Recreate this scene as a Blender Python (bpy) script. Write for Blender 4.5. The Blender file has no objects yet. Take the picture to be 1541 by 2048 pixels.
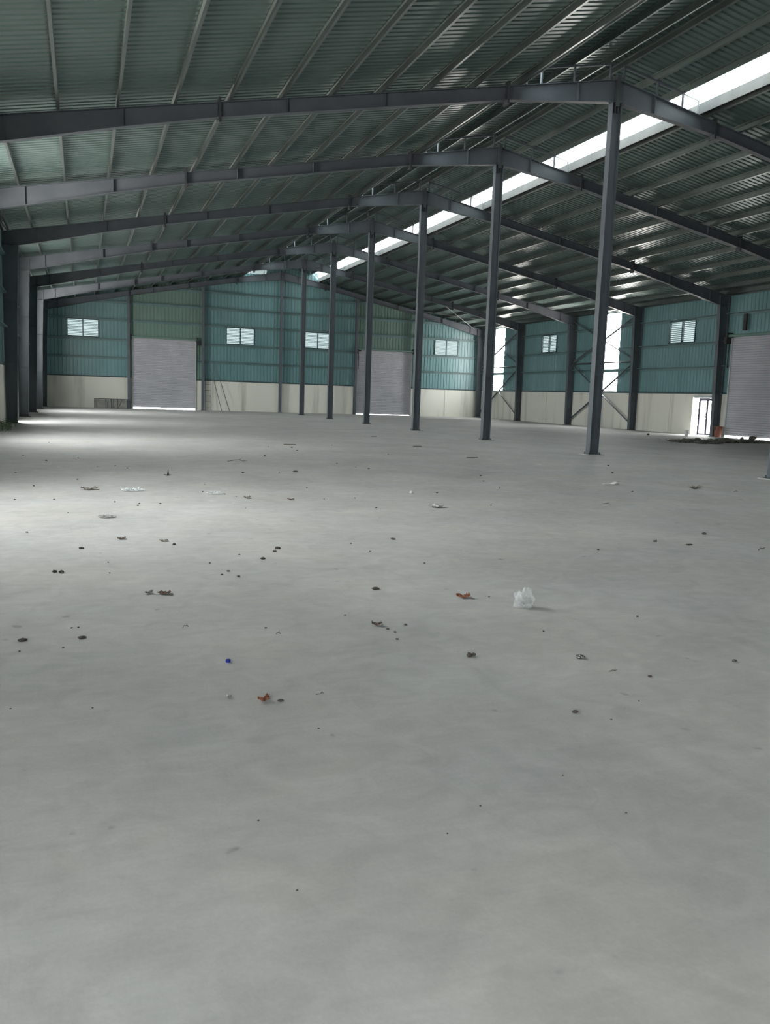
import bpy, math, random
from mathutils import Matrix, Vector, noise as mnoise

# ------------------------------------------------------------------ camera, world, exposure
scene = bpy.context.scene
COL = scene.collection
cam_data = bpy.data.cameras.new('camera')
cam = bpy.data.objects.new('camera', cam_data)
COL.objects.link(cam)
cam_data.sensor_fit = 'VERTICAL'
cam_data.sensor_height = 36.0
cam_data.lens = 1674.22 / 2048 * 36.0
cam_data.clip_end = 500
R_ = Vector((0.94122365, -0.33610623, 0.03362514))
U_ = Vector((0.0147674, 0.14039558, 0.98998536))
F_ = Vector((0.33746107, 0.93130107, -0.13710706))
m = Matrix(((R_.x, U_.x, -F_.x, 0), (R_.y, U_.y, -F_.y, 0), (R_.z, U_.z, -F_.z, 1.5), (0, 0, 0, 1)))
cam.matrix_world = m
scene.camera = cam

scene.view_settings.view_transform = 'Standard'
scene.view_settings.look = 'None'
scene.view_settings.gamma = 1
scene.view_settings.exposure = 0.14
try:
    scene.cycles.use_denoising = True
    scene.cycles.max_bounces = 10
    scene.cycles.diffuse_bounces = 6
    scene.cycles.glossy_bounces = 4
    scene.cycles.caustics_reflective = False
    scene.cycles.sample_clamp_indirect = 12
except Exception:
    pass

# overcast daylight: pale sky above, lighter warm ground below the horizon
SKY = 24.5
world = bpy.data.worlds.new('overcast_day')
scene.world = world
world.use_nodes = True
wn, wl = world.node_tree.nodes, world.node_tree.links
wn.clear()
tc = wn.new('ShaderNodeTexCoord'); sp = wn.new('ShaderNodeSeparateXYZ')
mr = wn.new('ShaderNodeMapRange'); mr.inputs[1].default_value = -0.12; mr.inputs[2].default_value = 0.12
cr = wn.new('ShaderNodeMixRGB')
cr.inputs[1].default_value = (0.86, 0.79, 0.74, 1)
cr.inputs[2].default_value = (0.93, 0.96, 0.955, 1)
bg = wn.new('ShaderNodeBackground'); bg.inputs[1].default_value = SKY
wo = wn.new('ShaderNodeOutputWorld')
wl.new(tc.outputs['Generated'], sp.inputs[0]); wl.new(sp.outputs[2], mr.inputs[0])
wl.new(mr.outputs[0], cr.inputs[0]); wl.new(cr.outputs[0], bg.inputs[0]); wl.new(bg.outputs[0], wo.inputs[0])

# building dimensions (metres; x across, y along, z up; camera above the origin)
XL, XR, XC = -2.80, 30.92, 14.06
Y0, BAY = 21.12, 7.027
YB, YF = 63.34, -6.98               # back gable wall plane, front gable wall plane
def FY(i): return Y0 + i * BAY
SL = 0.196
def raf_top(x): return 10.38 - SL * abs(x - XC)
def sheet_z(x): return raf_top(x) + 0.21
PL = 2.17                            # masonry wall height

STRIPS_L = [(-3.5, .9), (FY(-2) + 3.4, 1.3), (FY(0) + 3.5, 1.45), (FY(2) + 3.5, 1.0), (FY(4) + 3.5, 1.7)]   # centre, half width
STRIPS_R = [(45.05, .75), (60.15, .8)]

def portal(name, cx, cy, cz, w, h, direction):
    # daylight portal filling an opening in the shell; it only guides sampling of the sky
    l = bpy.data.lights.new(name, 'AREA'); l.shape = 'RECTANGLE'; l.size = w; l.size_y = h
    l.cycles.is_portal = True
    o = bpy.data.objects.new(name, l); COL.objects.link(o)
    o.location = (cx, cy, cz)
    d = Vector(direction)
    o.rotation_mode = 'QUATERNION'
    o.rotation_quaternion = d.to_track_quat('-Z', 'Y' if abs(d.z) < .5 else 'X')
    return o
for y, SW in STRIPS_L: portal('daylight_opening', XL - .32, y, 4.7, 2 * SW, 4.9, (1, 0, 0))
for y, SW in STRIPS_R: portal('daylight_opening', XR + .32, y, 4.7, 2 * SW, 4.9, (-1, 0, 0))
portal('daylight_opening', XL - .32, 36.5, 1.0, 1.8, 2.0, (1, 0, 0))
portal('daylight_opening', XL - .32, -.1, 1.05, 2.1, 2.1, (1, 0, 0))  # the added doorway beside the camera
portal('daylight_opening', XR + .32, 36.5, 1.0, 1.8, 2.0, (-1, 0, 0))
portal('daylight_opening', XC + 3.0, 28.2, 10.30, 71, .7, (-1, 0, 0))
portal('daylight_opening', XC - 3.0, 28.2, 10.30, 71, .7, (1, 0, 0))

# ------------------------------------------------------------------ materials
def new_mat(name):
    mt = bpy.data.materials.new(name); mt.use_nodes = True
    return mt, mt.node_tree.nodes, mt.node_tree.links, mt.node_tree.nodes['Principled BSDF']
def noise_col(name, c1, c2, scale=3.0, rough=0.6, spec=0.5, metal=0.0, stretch=(1, 1, 1), detail=5, lo=.35, hi=.65, bump=0.0, bscale=40):
    mt, n, l, b = new_mat(name)
    g = n.new('ShaderNodeTexCoord'); mp = n.new('ShaderNodeMapping'); mp.inputs['Scale'].default_value = stretch
    nz = n.new('ShaderNodeTexNoise'); nz.inputs['Scale'].default_value = scale; nz.inputs['Detail'].default_value = detail
    mr = n.new('ShaderNodeMapRange'); mr.inputs[1].default_value = lo; mr.inputs[2].default_value = hi
    mx = n.new('ShaderNodeMixRGB'); mx.inputs[1].default_value = (*c1, 1); mx.inputs[2].default_value = (*c2, 1)
    l.new(g.outputs['Object'], mp.inputs[0]); l.new(mp.outputs[0], nz.inputs[0]); l.new(nz.outputs[0], mr.inputs[0])
    l.new(mr.outputs[0], mx.inputs[0]); l.new(mx.outputs[0], b.inputs['Base Color'])
    b.inputs['Roughness'].default_value = rough; b.inputs['Metallic'].default_value = metal
    b.inputs['Specular IOR Level'].default_value = spec
    if bump:
        n2 = n.new('ShaderNodeTexNoise'); n2.inputs['Scale'].default_value = bscale; n2.inputs['Detail'].default_value = 4
        bm_ = n.new('ShaderNodeBump'); bm_.inputs['Strength'].default_value = bump; bm_.inputs['Distance'].default_value = .01
        l.new(g.outputs['Object'], n2.inputs[0]); l.new(n2.outputs[0], bm_.inputs['Height']); l.new(bm_.outputs[0], b.inputs['Normal'])
    return mt
M = {}
M['steel'] = noise_col('grey_primer_steel', (.088, .104, .120), (.11, .128, .145), 1.5, .45, .4)
M['steel_dark'] = noise_col('dark_bolted_plate', (.05, .06, .065), (.07, .08, .085), 3, .6, .3)
M['purlin'] = noise_col('galvanised_purlin', (.21, .245, .235), (.255, .295, .28), 1.2, .30, .5, metal=.85)
M['roof'] = noise_col('roof_sheet_underside', (.125, .185, .172), (.155, .22, .205), .6, .30, .5, metal=.45)
M['teal'] = noise_col('teal_wall_sheet', (.13, .25, .26), (.16, .295, .305), .8, .36, .5, stretch=(1, 1, .4))
M['green'] = noise_col('green_wall_sheet', (.13, .215, .185), (.155, .25, .215), .8, .45, .4, stretch=(1, 1, .4))
M['trim'] = noise_col('dark_drip_flashing', (.03, .06, .07), (.045, .08, .09), 2, .5)
M['shutter'] = noise_col('grey_shutter_slats', (.42, .425, .46), (.47, .475, .51), 1.0, .5, .4)
M['guide'] = noise_col('light_guide_rail', (.42, .46, .46), (.5, .54, .54), 2, .45, .5)
M['black'] = noise_col('black_mechanism', (.012, .014, .015), (.03, .03, .03), 8, .6)
M['louvre'] = noise_col('pale_louvre_blades', (.55, .62, .63), (.65, .7, .72), 2, .4)
M['alu'] = noise_col('dark_door_frame', (.05, .05, .08), (.07, .07, .1), 4, .4)
M['grout'] = noise_col('pale_grout', (.42, .42, .40), (.5, .5, .48), 9, .85)
M['brick'] = noise_col('rusty_orange_bin', (.20, .075, .045), (.26, .10, .06), 8, .7)
M['leafred'] = noise_col('red_brown_leaf', (.22, .07, .035), (.36, .15, .09), 60, .8)
M['leafdark'] = noise_col('dark_brown_leaf', (.05, .035, .025), (.16, .10, .07), 80, .8)
M['leafgrey'] = noise_col('grey_dry_leaf', (.14, .12, .10), (.30, .27, .24), 60, .8)
M['clod'] = noise_col('dark_dirt_clod', (.05, .042, .035), (.12, .10, .085), 120, .9)
M['clodw'] = noise_col('speckled_dirt_clod', (.03, .03, .028), (.5, .5, .46), 90, .9, lo=.5, hi=.62)
M['twig'] = noise_col('grey_twig', (.07, .06, .045), (.14, .12, .09), 90, .9)
M['foil'] = noise_col('crumpled_foil', (.42, .42, .40), (.62, .62, .6), 50, .4)
M['cap'] = noise_col('blue_plastic', (.01, .02, .22), (.015, .03, .3), 20, .35)
M['paper'] = noise_col('white_paper', (.62, .62, .6), (.72, .72, .7), 20, .8)
M['tuft'] = noise_col('dry_grass', (.12, .11, .08), (.24, .22, .17), 40, .9)
M['weed'] = noise_col('green_weed', (.05, .11, .04), (.12, .2, .08), 30, .8)
M['mound'] = noise_col('dirt_and_leaf_mound', (.05, .05, .04), (.17, .16, .13), 14, .95, lo=.4, hi=.6)

# masonry: off-white paint with vertical grime streaks
def masonry():
    mt, n, l, b = new_mat('off_white_masonry')
    g = n.new('ShaderNodeTexCoord')
    mp = n.new('ShaderNodeMapping'); mp.inputs['Scale'].default_value = (1.1, 1.1, .12)
    nz = n.new('ShaderNodeTexNoise'); nz.inputs['Scale'].default_value = 1.3; nz.inputs['Detail'].default_value = 6
    mr = n.new('ShaderNodeMapRange'); mr.inputs[1].default_value = .52; mr.inputs[2].default_value = .72
    mx = n.new('ShaderNodeMixRGB'); mx.inputs[1].default_value = (.74, .735, .66, 1); mx.inputs[2].default_value = (.50, .50, .44, 1)
    l.new(g.outputs['Object'], mp.inputs[0]); l.new(mp.outputs[0], nz.inputs[0]); l.new(nz.outputs[0], mr.inputs[0])
    l.new(mr.outputs[0], mx.inputs[0]); l.new(mx.outputs[0], b.inputs['Base Color'])
    b.inputs['Roughness'].default_value = .85
    return mt
M['masonry'] = masonry()

def concrete():
    mt, n, l, b = new_mat('power_floated_concrete')
    g = n.new('ShaderNodeTexCoord')
    def nz(scale, detail, st=(1, 1, 1), rot=0, dist=0):
        mp = n.new('ShaderNodeMapping'); mp.inputs['Scale'].default_value = st; mp.inputs['Rotation'].default_value = (0, 0, rot)
        t = n.new('ShaderNodeTexNoise'); t.inputs['Scale'].default_value = scale; t.inputs['Detail'].default_value = detail
        t.inputs['Distortion'].default_value = dist
        l.new(g.outputs['Object'], mp.inputs[0]); l.new(mp.outputs[0], t.inputs[0]); return t.outputs[0]
    def rng(v, a, c, lo=0, hi=1):
        r = n.new('ShaderNodeMapRange'); r.inputs[1].default_value = a; r.inputs[2].default_value = c
        r.inputs[3].default_value = lo; r.inputs[4].default_value = hi; l.new(v, r.inputs[0]); return r.outputs[0]
    def mul(a, c):
        q = n.new('ShaderNodeMath'); q.operation = 'MULTIPLY'; l.new(a, q.inputs[0]); l.new(c, q.inputs[1]); return q.outputs[0]
    broad = rng(nz(.55, 5, dist=.6), .3, .7, .90, 1.12)
    mid = rng(nz(4.2, 7, dist=1.2), .3, .72, .90, 1.07)
    swirl = rng(nz(2.2, 6, (1, 5, 1), .5, 1.5), .3, .75, .955, 1.04)
    fine = rng(nz(60, 3), .3, .7, .965, 1.03)
    spots = rng(nz(5.5, 2, dist=.2), .715, .76, 1.0, .72)
    v = mul(mul(mul(mul(broad, mid), swirl), fine), spots)
    # faint drag marks left by trowels and wheels
    mk = n.new('ShaderNodeMath'); mk.operation = 'ABSOLUTE'
    sub = n.new('ShaderNodeMath'); sub.operation = 'SUBTRACT'; sub.inputs[1].default_value = .5
    l.new(nz(.7, 4, (1, .22, 1), .35, .8), sub.inputs[0]); l.new(sub.outputs[0], mk.inputs[0])
    v = mul(v, mul(rng(mk.outputs[0], .0, .0035, .965, 1.0), rng(nz(1.2, 3), .4, .6, .97, 1.0)))
    tint = n.new('ShaderNodeMixRGB'); tint.inputs[1].default_value = (.495, .478, .450, 1); tint.inputs[2].default_value = (.475, .472, .458, 1)
    l.new(rng(nz(.8, 3), .4, .6), tint.inputs[0])
    vm = n.new('ShaderNodeVectorMath'); vm.operation = 'SCALE'; l.new(tint.outputs[0], vm.inputs[0]); l.new(v, vm.inputs['Scale'])
    l.new(vm.outputs[0], b.inputs['Base Color'])
    b.inputs['Roughness'].default_value = .72; b.inputs['Specular IOR Level'].default_value = .3
    bp_ = n.new('ShaderNodeBump'); bp_.inputs['Strength'].default_value = .12; bp_.inputs['Distance'].default_value = .01
    l.new(nz(26, 5), bp_.inputs['Height']); l.new(bp_.outputs[0], b.inputs['Normal'])
    return mt
M['concrete'] = concrete()

def clear_film(name, a, col=(.85, .88, .88)):
    mt, n, l, b = new_mat(name)
    b.inputs['Base Color'].default_value = (*col, 1); b.inputs['Roughness'].default_value = .25
    tr = n.new('ShaderNodeBsdfTransparent'); mx = n.new('ShaderNodeMixShader'); mx.inputs[0].default_value = a
    l.new(tr.outputs[0], mx.inputs[1]); l.new(b.outputs[0], mx.inputs[2]); l.new(mx.outputs[0], n['Material Output'].inputs[0])
    return mt
M['film'] = clear_film('clear_plastic_film', .30)
M['bag'] = clear_film('clear_plastic_bag', .26)
M['wrapper'] = clear_film('grey_plastic_wrapper', .6, (.45, .44, .42))
M['grimy'] = noise_col('grimy_grey_panel', (.26, .27, .24), (.34, .35, .31), 3, .8)
M['glass'] = clear_film('door_glass', .08)
def tinted(name, col, a=.12):
    mt, n, l, b = new_mat(name)
    b.inputs['Base Color'].default_value = (.7, .75, .76, 1); b.inputs['Roughness'].default_value = .3
    tr = n.new('ShaderNodeBsdfTransparent'); tr.inputs[0].default_value = (*col, 1)
    mx = n.new('ShaderNodeMixShader'); mx.inputs[0].default_value = a
    l.new(tr.outputs[0], mx.inputs[1]); l.new(b.outputs[0], mx.inputs[2]); l.new(mx.outputs[0], n['Material Output'].inputs[0])
    return mt
M['glazing'] = tinted('daylight_dimming_glazing', (.22, .235, .24))  # grey tint set to cut the daylight from the ridge vent
M['pane'] = tinted('milky_gable_pane', (.02, .025, .025), .3)
M['rim'] = noise_col('grey_green_blade_rim', (.16, .22, .22), (.2, .27, .27), 3, .5)
M['blade'] = tinted('frosted_louvre_blade', (.175, .198, .202), .12)

# ------------------------------------------------------------------ mesh helpers
class MB:
    def __init__(s): s.v, s.f = [], []
    def add(s, vs, fs):
        o = len(s.v); s.v += [tuple(p) for p in vs]; s.f += [tuple(i + o for i in q) for q in fs]; return s
    def box(s, x0, x1, y0, y1, z0, z1):
        return s.add([(x0, y0, z0), (x1, y0, z0), (x1, y1, z0), (x0, y1, z0), (x0, y0, z1), (x1, y0, z1), (x1, y1, z1), (x0, y1, z1)],
                     [(0, 3, 2, 1), (4, 5, 6, 7), (0, 1, 5, 4), (1, 2, 6, 5), (2, 3, 7, 6), (3, 0, 4, 7)])
    def prism(s, prof, y0, y1):      # closed profile of (x,z), extruded along y
        n = len(prof)
        vs = [(x, y0, z) for x, z in prof] + [(x, y1, z) for x, z in prof]
        return s.add(vs, [tuple(range(n)), tuple(range(2 * n - 1, n - 1, -1))] + [(i, i + n, (i + 1) % n + n, (i + 1) % n) for i in range(n)])
    def bar(s, a, b, w, h, up=(0, 0, 1)):
        a, b = Vector(a), Vector(b); d = (b - a).normalized(); u = Vector(up)
        sd = d.cross(u)
        if sd.length < 1e-4: sd = d.cross(Vector((1, 0, 0)))
        sd.normalize(); u = sd.cross(d).normalized()
        vs = []
        for p in (a, b):
            for q, r in ((-1, -1), (1, -1), (1, 1), (-1, 1)): vs.append(p + sd * q * w / 2 + u * r * h / 2)
        return s.add(vs, [(0, 1, 2, 3), (7, 6, 5, 4), (0, 4, 5, 1), (1, 5, 6, 2), (2, 6, 7, 3), (3, 7, 4, 0)])
    def tube(s, a, b, r, n=8, r2=None):
        a, b = Vector(a), Vector(b); d = (b - a).normalized(); q = d.orthogonal().normalized(); t = d.cross(q); r2 = r if r2 is None else r2
        vs = [a + (q * math.cos(k * 2 * math.pi / n) + t * math.sin(k * 2 * math.pi / n)) * r for k in range(n)]
        vs += [b + (q * math.cos(k * 2 * math.pi / n) + t * math.sin(k * 2 * math.pi / n)) * r2 for k in range(n)]
        return s.add(vs, [tuple(range(n - 1, -1, -1)), tuple(range(n, 2 * n))] + [(k, (k + 1) % n, (k + 1) % n + n, k + n) for k in range(n)])
    def build(s, name, mat, parent=None, smooth=False):
        me = bpy.data.meshes.new(name); me.from_pydata(s.v, [], s.f); me.update()
        me.materials.append(M[mat] if isinstance(mat, str) else mat)
        if smooth: me.polygons.foreach_set('use_smooth', [True] * len(me.polygons))
        o = bpy.data.objects.new(name, me); COL.objects.link(o)
        if parent: o.parent = parent
        return o
def tag(o, label=None, cat=None, group=None, kind=None):
    if label: o['label'] = label
    if cat: o['category'] = cat
    if group: o['group'] = group
    if kind: o['kind'] = kind
    return o
def thing(name, loc, label, cat, group=None):
    o = bpy.data.objects.new(name, None); COL.objects.link(o); o.location = loc; o.empty_display_size = .2
    return tag(o, label, cat, group)
def struct(o): o['kind'] = 'structure'; return o
def dup(root, loc, label):
    r = root.copy(); COL.objects.link(r); r.location = loc; r['label'] = label
    for ch in list(root.children):
        c = ch.copy(); COL.objects.link(c); c.parent = r
    return r
ORD = ['nearest', 'second nearest', 'third nearest', 'fourth nearest', 'fifth nearest', 'sixth nearest', 'seventh nearest', 'eighth nearest']
ORDN = ['first', 'second', 'third', 'fourth', 'fifth', 'sixth', 'seventh', 'eighth', 'ninth', 'tenth', 'eleventh', 'twelfth', 'thirteenth', 'fourteenth']

def rib_us(u0, u1, pitch, top=.05, web=.02):
    """profile stations (u, raised?) of a trapezoidal rib sheet"""
    out = [(u0, 0)]
    k = math.floor(u0 / pitch)
    while k * pitch < u1:
        c = k * pitch + pitch / 2
        for du, h in ((-top / 2 - web, 0), (-top / 2, 1), (top / 2, 1), (top / 2 + web, 0)):
            u = c + du
            if u0 < u < u1: out.append((u, h))
        k += 1
    out.append((u1, 0))
    return out
def sheet(mb, u0, u1, lo, hi, put, pitch=.25, depth=.03):
    """corrugated sheet; lo/hi may be numbers or functions of u; put(u,v,h) -> xyz"""
    us = rib_us(u0, u1, pitch); vs = []
    for u, h in us:
        a = lo(u) if callable(lo) else lo; b = hi(u) if callable(hi) else hi
        vs += [put(u, a, h * depth), put(u, b, h * depth)]
    mb.add(vs, [(2 * i, 2 * i + 2, 2 * i + 3, 2 * i + 1) for i in range(len(us) - 1)])
def holed(mb, u0, u1, lo, hi, holes, put, **kw):
    """sheet with rectangular holes (ua, ub, va, vb)"""
    cuts = sorted({u0, u1, *[c for h in holes for c in h[:2] if u0 < c < u1]})
    for a, b in zip(cuts, cuts[1:]):
        mid = (a + b) / 2
        hs = sorted([(h[2], h[3]) for h in holes if h[0] < mid < h[1]])
        cur = lo
        for va, vb in hs:
            if va > (cur if not callable(cur) else cur(mid)): sheet(mb, a, b, cur, va, put, **kw)
            cur = max(vb, cur)
        top = hi(mid) if callable(hi) else hi
        if cur < top: sheet(mb, a, b, cur, hi, put, **kw)
def boxes_between(mb, a0, a1, holes, mk):
    """wall boxes along an axis leaving gaps (ga, gb)"""
    cur = a0
    for ga, gb in sorted(holes):
        if ga > cur: mk(cur, ga)
        cur = max(cur, gb)
    if cur < a1: mk(cur, a1)

# ------------------------------------------------------------------ the shell
fl = MB()
fl.add([(XL - .6, YF - .6, 0), (XR + .6, YF - .6, 0), (XR + .6, YB + .6, 0), (XL - .6, YB + .6, 0),
        (XL - .6, YF - .6, -.2), (XR + .6, YF - .6, -.2), (XR + .6, YB + .6, -.2), (XL - .6, YB + .6, -.2)],
       [(0, 1, 2, 3), (7, 6, 5, 4), (0, 4, 5, 1), (1, 5, 6, 2), (2, 6, 7, 3), (3, 7, 4, 0)])
struct(fl.build('floor', 'concrete'))

# roof sheeting: two slopes open along the ridge, and the raised ridge roof
OPEN = 2.85
ceil = MB()
e = 17.15
sheet(ceil, YF - .3, YB + .2, XC - e, XC - OPEN, lambda u, v, h: (v, u, sheet_z(v) + h), pitch=.22, depth=.035)
sheet(ceil, YF - .3, YB + .2, XC + OPEN, XC + e, lambda u, v, h: (v, u, sheet_z(v) + h), pitch=.22, depth=.042)
ceiling = struct(ceil.build('ceiling', 'roof'))
MZ = lambda x: 10.35 + .21 + SL * (2.30 - abs(x - XC)) + .02      # monitor sheet underside
mon = MB()
sheet(mon, YF - .3, YB + .2, XC - 2.48, XC, lambda u, v, h: (v, u, MZ(v) + h), pitch=.22, depth=.035)
sheet(mon, YF - .3, YB + .2, XC, XC + 2.48, lambda u, v, h: (v, u, MZ(v) + h), pitch=.22, depth=.035)
mon.build('ridge_vent_sheeting', 'roof', ceiling)
for s in (-1, 1):                                                 # upstand flashing at the edge of each slope
    up = MB(); x = XC + s * OPEN; z = sheet_z(x)
    up.prism([(x - .012, z - .16), (x + .012, z - .16), (x + .012, z + .13), (x - .012, z + .13)], YF, YB)
    up.build('upstand_flashing', 'guide', ceiling)

for s in (-1, 1):                                                 # corrugated glazing added to the sides of the raised ridge to dim its daylight
    g_ = MB(); x0 = XC + s * 2.44; x1 = XC + s * 2.86; za = MZ(x0) - .01; zb = sheet_z(x1) + .10
    sheet(g_, YF, YB, 0, 1, lambda u, v, h: (x0 + (x1 - x0) * v + s * h, u, za + (zb - za) * v), pitch=.22, depth=.035)
    g_.build('added_vent_glazing', 'glazing', ceiling)
SHUT = 4.9
DOOR_B = [(3.36, 7.78), (20.18, 24.75)]        # shutter openings in the back gable
VENT_B = [(-.95, 1.05), (10.06, 12.06), (16.0, 18.0), (26.78, 28.76)]
VENT_R = [(51.65, 53.6), (37.55, 39.6)]
VZ = (4.96, 6.12)
DOOR_R = (35.62, 37.25, 2.0)                   # glazed door in the right wall
SH_R = (30.1, 34.62)                           # shutter in the right wall
def roof_hi(x):
    if abs(x - XC) > OPEN: return sheet_z(x) + .045
    return 10.12 if 11.25 < x < 13.0 else min(MZ(x), 10.95) + .03

def box_x(mb, yw0, yw1, z0, z1): return lambda a, b: mb.box(a, b, yw0, yw1, z0, z1)
def box_y(mb, xw0, xw1, z0, z1): return lambda a, b: mb.box(xw0, xw1, a, b, z0, z1)

# back gable
wb = MB()
for a, b in ((XL, 3.12), (8.2, 20.0), (24.95, XR)):
    holed(wb, a, b, PL, roof_hi, [(v0, v1, *VZ) for v0, v1 in VENT_B if a < v0 < b], lambda u, v, h: (u, YB + .03 + h, v))
wall_back = struct(wb.build('wall_back', 'teal'))
for a, b, d in ((3.12, 8.2, DOOR_B[0]), (20.0, 24.95, DOOR_B[1])):
    g = MB(); holed(g, a, b, PL, roof_hi, [(d[0], d[1], 0, SHUT)], lambda u, v, h: (u, YB + .03 + h, v))
    o = g.build('overdoor_sheeting', 'green', wall_back); o['label'] = 'green sheeting above a roller shutter'
g = MB(); g.add([(11.2, YB + .05, 10.1), (13.05, YB + .05, 10.1), (13.05, YB + .05, MZ(13.05)), (11.6, YB + .05, MZ(11.6)), (11.2, YB + .05, 10.3)], [(0, 1, 2, 3, 4)]); g.build('gable_pane', 'pane', wall_back)
mb = MB(); boxes_between(mb, XL - .2, XR + .2, DOOR_B, box_x(mb, YB, YB + .22, 0, PL)); mb.build('masonry_base', 'masonry', wall_back)
mb = MB(); boxes_between(mb, XL, XR, DOOR_B, box_x(mb, YB - .03, YB + .06, PL, PL + .09)); mb.build('drip_flashing', 'trim', wall_back)
for x in (1.0, 5.57 + 5.6, 17.0, 27.9):
    mb = MB(); mb.box(x - .11, x + .11, YB - .03, YB, 0, PL); mb.build('pilaster', 'masonry', wall_back)

# right wall
wr = MB()
holes = [(y - w, y + w, PL + .1, 7.02) for y, w in STRIPS_R] + [(a, b, *VZ) for a, b in VENT_R] + [(SH_R[0], SH_R[1], 0, SHUT)]
holed(wr, YF, YB, PL, 7.25, holes, lambda u, v, h: (XR + .03 + h, u, v))
wall_right = struct(wr.build('wall_right', 'teal'))
mb = MB(); boxes_between(mb, YF, YB, [SH_R, DOOR_R[:2]], box_y(mb, XR, XR + .22, 0, PL)); mb.box(XR, XR + .22, DOOR_R[0], DOOR_R[1], DOOR_R[2], PL)
mb.build('masonry_base', 'masonry', wall_right)
mb = MB(); boxes_between(mb, YF, YB, [SH_R], box_y(mb, XR - .03, XR + .06, PL, PL + .09)); mb.build('drip_flashing', 'trim', wall_right)
for y in (59.9, 52.6, 45.9, 39.2):
    mb = MB(); mb.box(XR - .03, XR, y - .11, y + .11, 0, PL); mb.build('pilaster', 'masonry', wall_right)

# left wall
wl_ = MB()
DOOR_L = (35.72, 37.1, 2.0)
holed(wl_, YF, YB, PL, 7.25, [(y - w, y + w, PL + .1, 7.02) for y, w in STRIPS_L], lambda u, v, h: (XL - .03 - h, u, v))
wall_left = struct(wl_.build('wall_left', 'teal'))
DOOR_ADDED = (-1.05, .85, 2.0)                       # unseen open doorway, added to light the near floor from the left
mb = MB(); boxes_between(mb, YF, YB, [DOOR_L[:2], DOOR_ADDED[:2]], box_y(mb, XL - .22, XL, 0, PL))
for dd in (DOOR_L, DOOR_ADDED): mb.box(XL - .22, XL, dd[0], dd[1], dd[2], PL)
mb.build('masonry_base', 'masonry', wall_left)
mb = MB(); boxes_between(mb, YF, YB, [], box_y(mb, XL - .06, XL + .03, PL, PL + .09)); mb.build('drip_flashing', 'trim', wall_left)

# front gable behind the camera
wf = MB(); holed(wf, XL, XR, PL, roof_hi, [], lambda u, v, h: (u, YF - .03 - h, v))
wall_front = struct(wf.build('wall_front', 'teal'))
mb = MB(); boxes_between(mb, XL - .2, XR + .2, [], box_x(mb, YF - .22, YF, 0, PL)); mb.build('masonry_base', 'masonry', wall_front)

# eave purlin and corner closure
def closure(x0, x1, nm, par):
    q = MB(); q.box(x0, x1, YF, YB, 7.1, 7.32); q.build(nm, 'purlin', par)
closure(XL - .08, XL + .12, 'eave_beam', wall_left)
closure(XR - .12, XR + .08, 'eave_beam', wall_right)

# louvred vents
def vent(idx, axis, a, b):
    z0, z1 = VZ; fr = MB(); mid = (a + b) / 2
    def bx(m_, u0, u1, d0, d1, za, zb):
        if axis == 'x': m_.box(u0, u1, YB + d0, YB + d1, za, zb)
        else: m_.box(XR + d0, XR + d1, u0, u1, za, zb)
    bx(fr, a - .05, a, -.02, .1, z0 - .05, z1 + .05); bx(fr, b, b + .05, -.02, .1, z0 - .05, z1 + .05)
    bx(fr, a, b, -.02, .1, z1, z1 + .05); bx(fr, a, b, -.02, .1, z0 - .08, z0)
    bx(fr, mid - .035, mid + .035, -.02, .1, z0, z1)
    f = struct(fr.build('window_%d' % idx, 'trim'))
    for u0, u1 in ((a, mid - .035), (mid + .035, b)):
        lv = MB(); n = 11; st = (z1 - z0) / n
        for k in range(n):
            z = z0 + (k + .5) * st
            if axis == 'x':
                p = [(u0, YB + .02, z + .062), (u1, YB + .02, z + .062), (u1, YB + .09, z - .062), (u0, YB + .09, z - .062)]
            else:
                p = [(XR + .02, u0, z + .062), (XR + .02, u1, z + .062), (XR + .09, u1, z - .062), (XR + .09, u0, z - .062)]
            q = [(x, y, zz - .006) for x, y, zz in p]
            lv.add(p + q, [(0, 1, 2, 3), (7, 6, 5, 4), (0, 4, 5, 1), (1, 5, 6, 2), (2, 6, 7, 3), (3, 7, 4, 0)])
        pn = lv.build('louvre_panel', 'blade', f)
        rm = MB()
        for k in range(n + 1):
            z = z0 + k * st
            bx(rm, u0, u1, .0, .012, z - .016, z + .016)
        rm.build('blade_rim', 'rim', pn)
for k, (a, b) in enumerate(VENT_B): vent(k + 1, 'x', a, b)
for k, (a, b) in enumerate(VENT_R): vent(k + 5, 'y', a, b)

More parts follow.
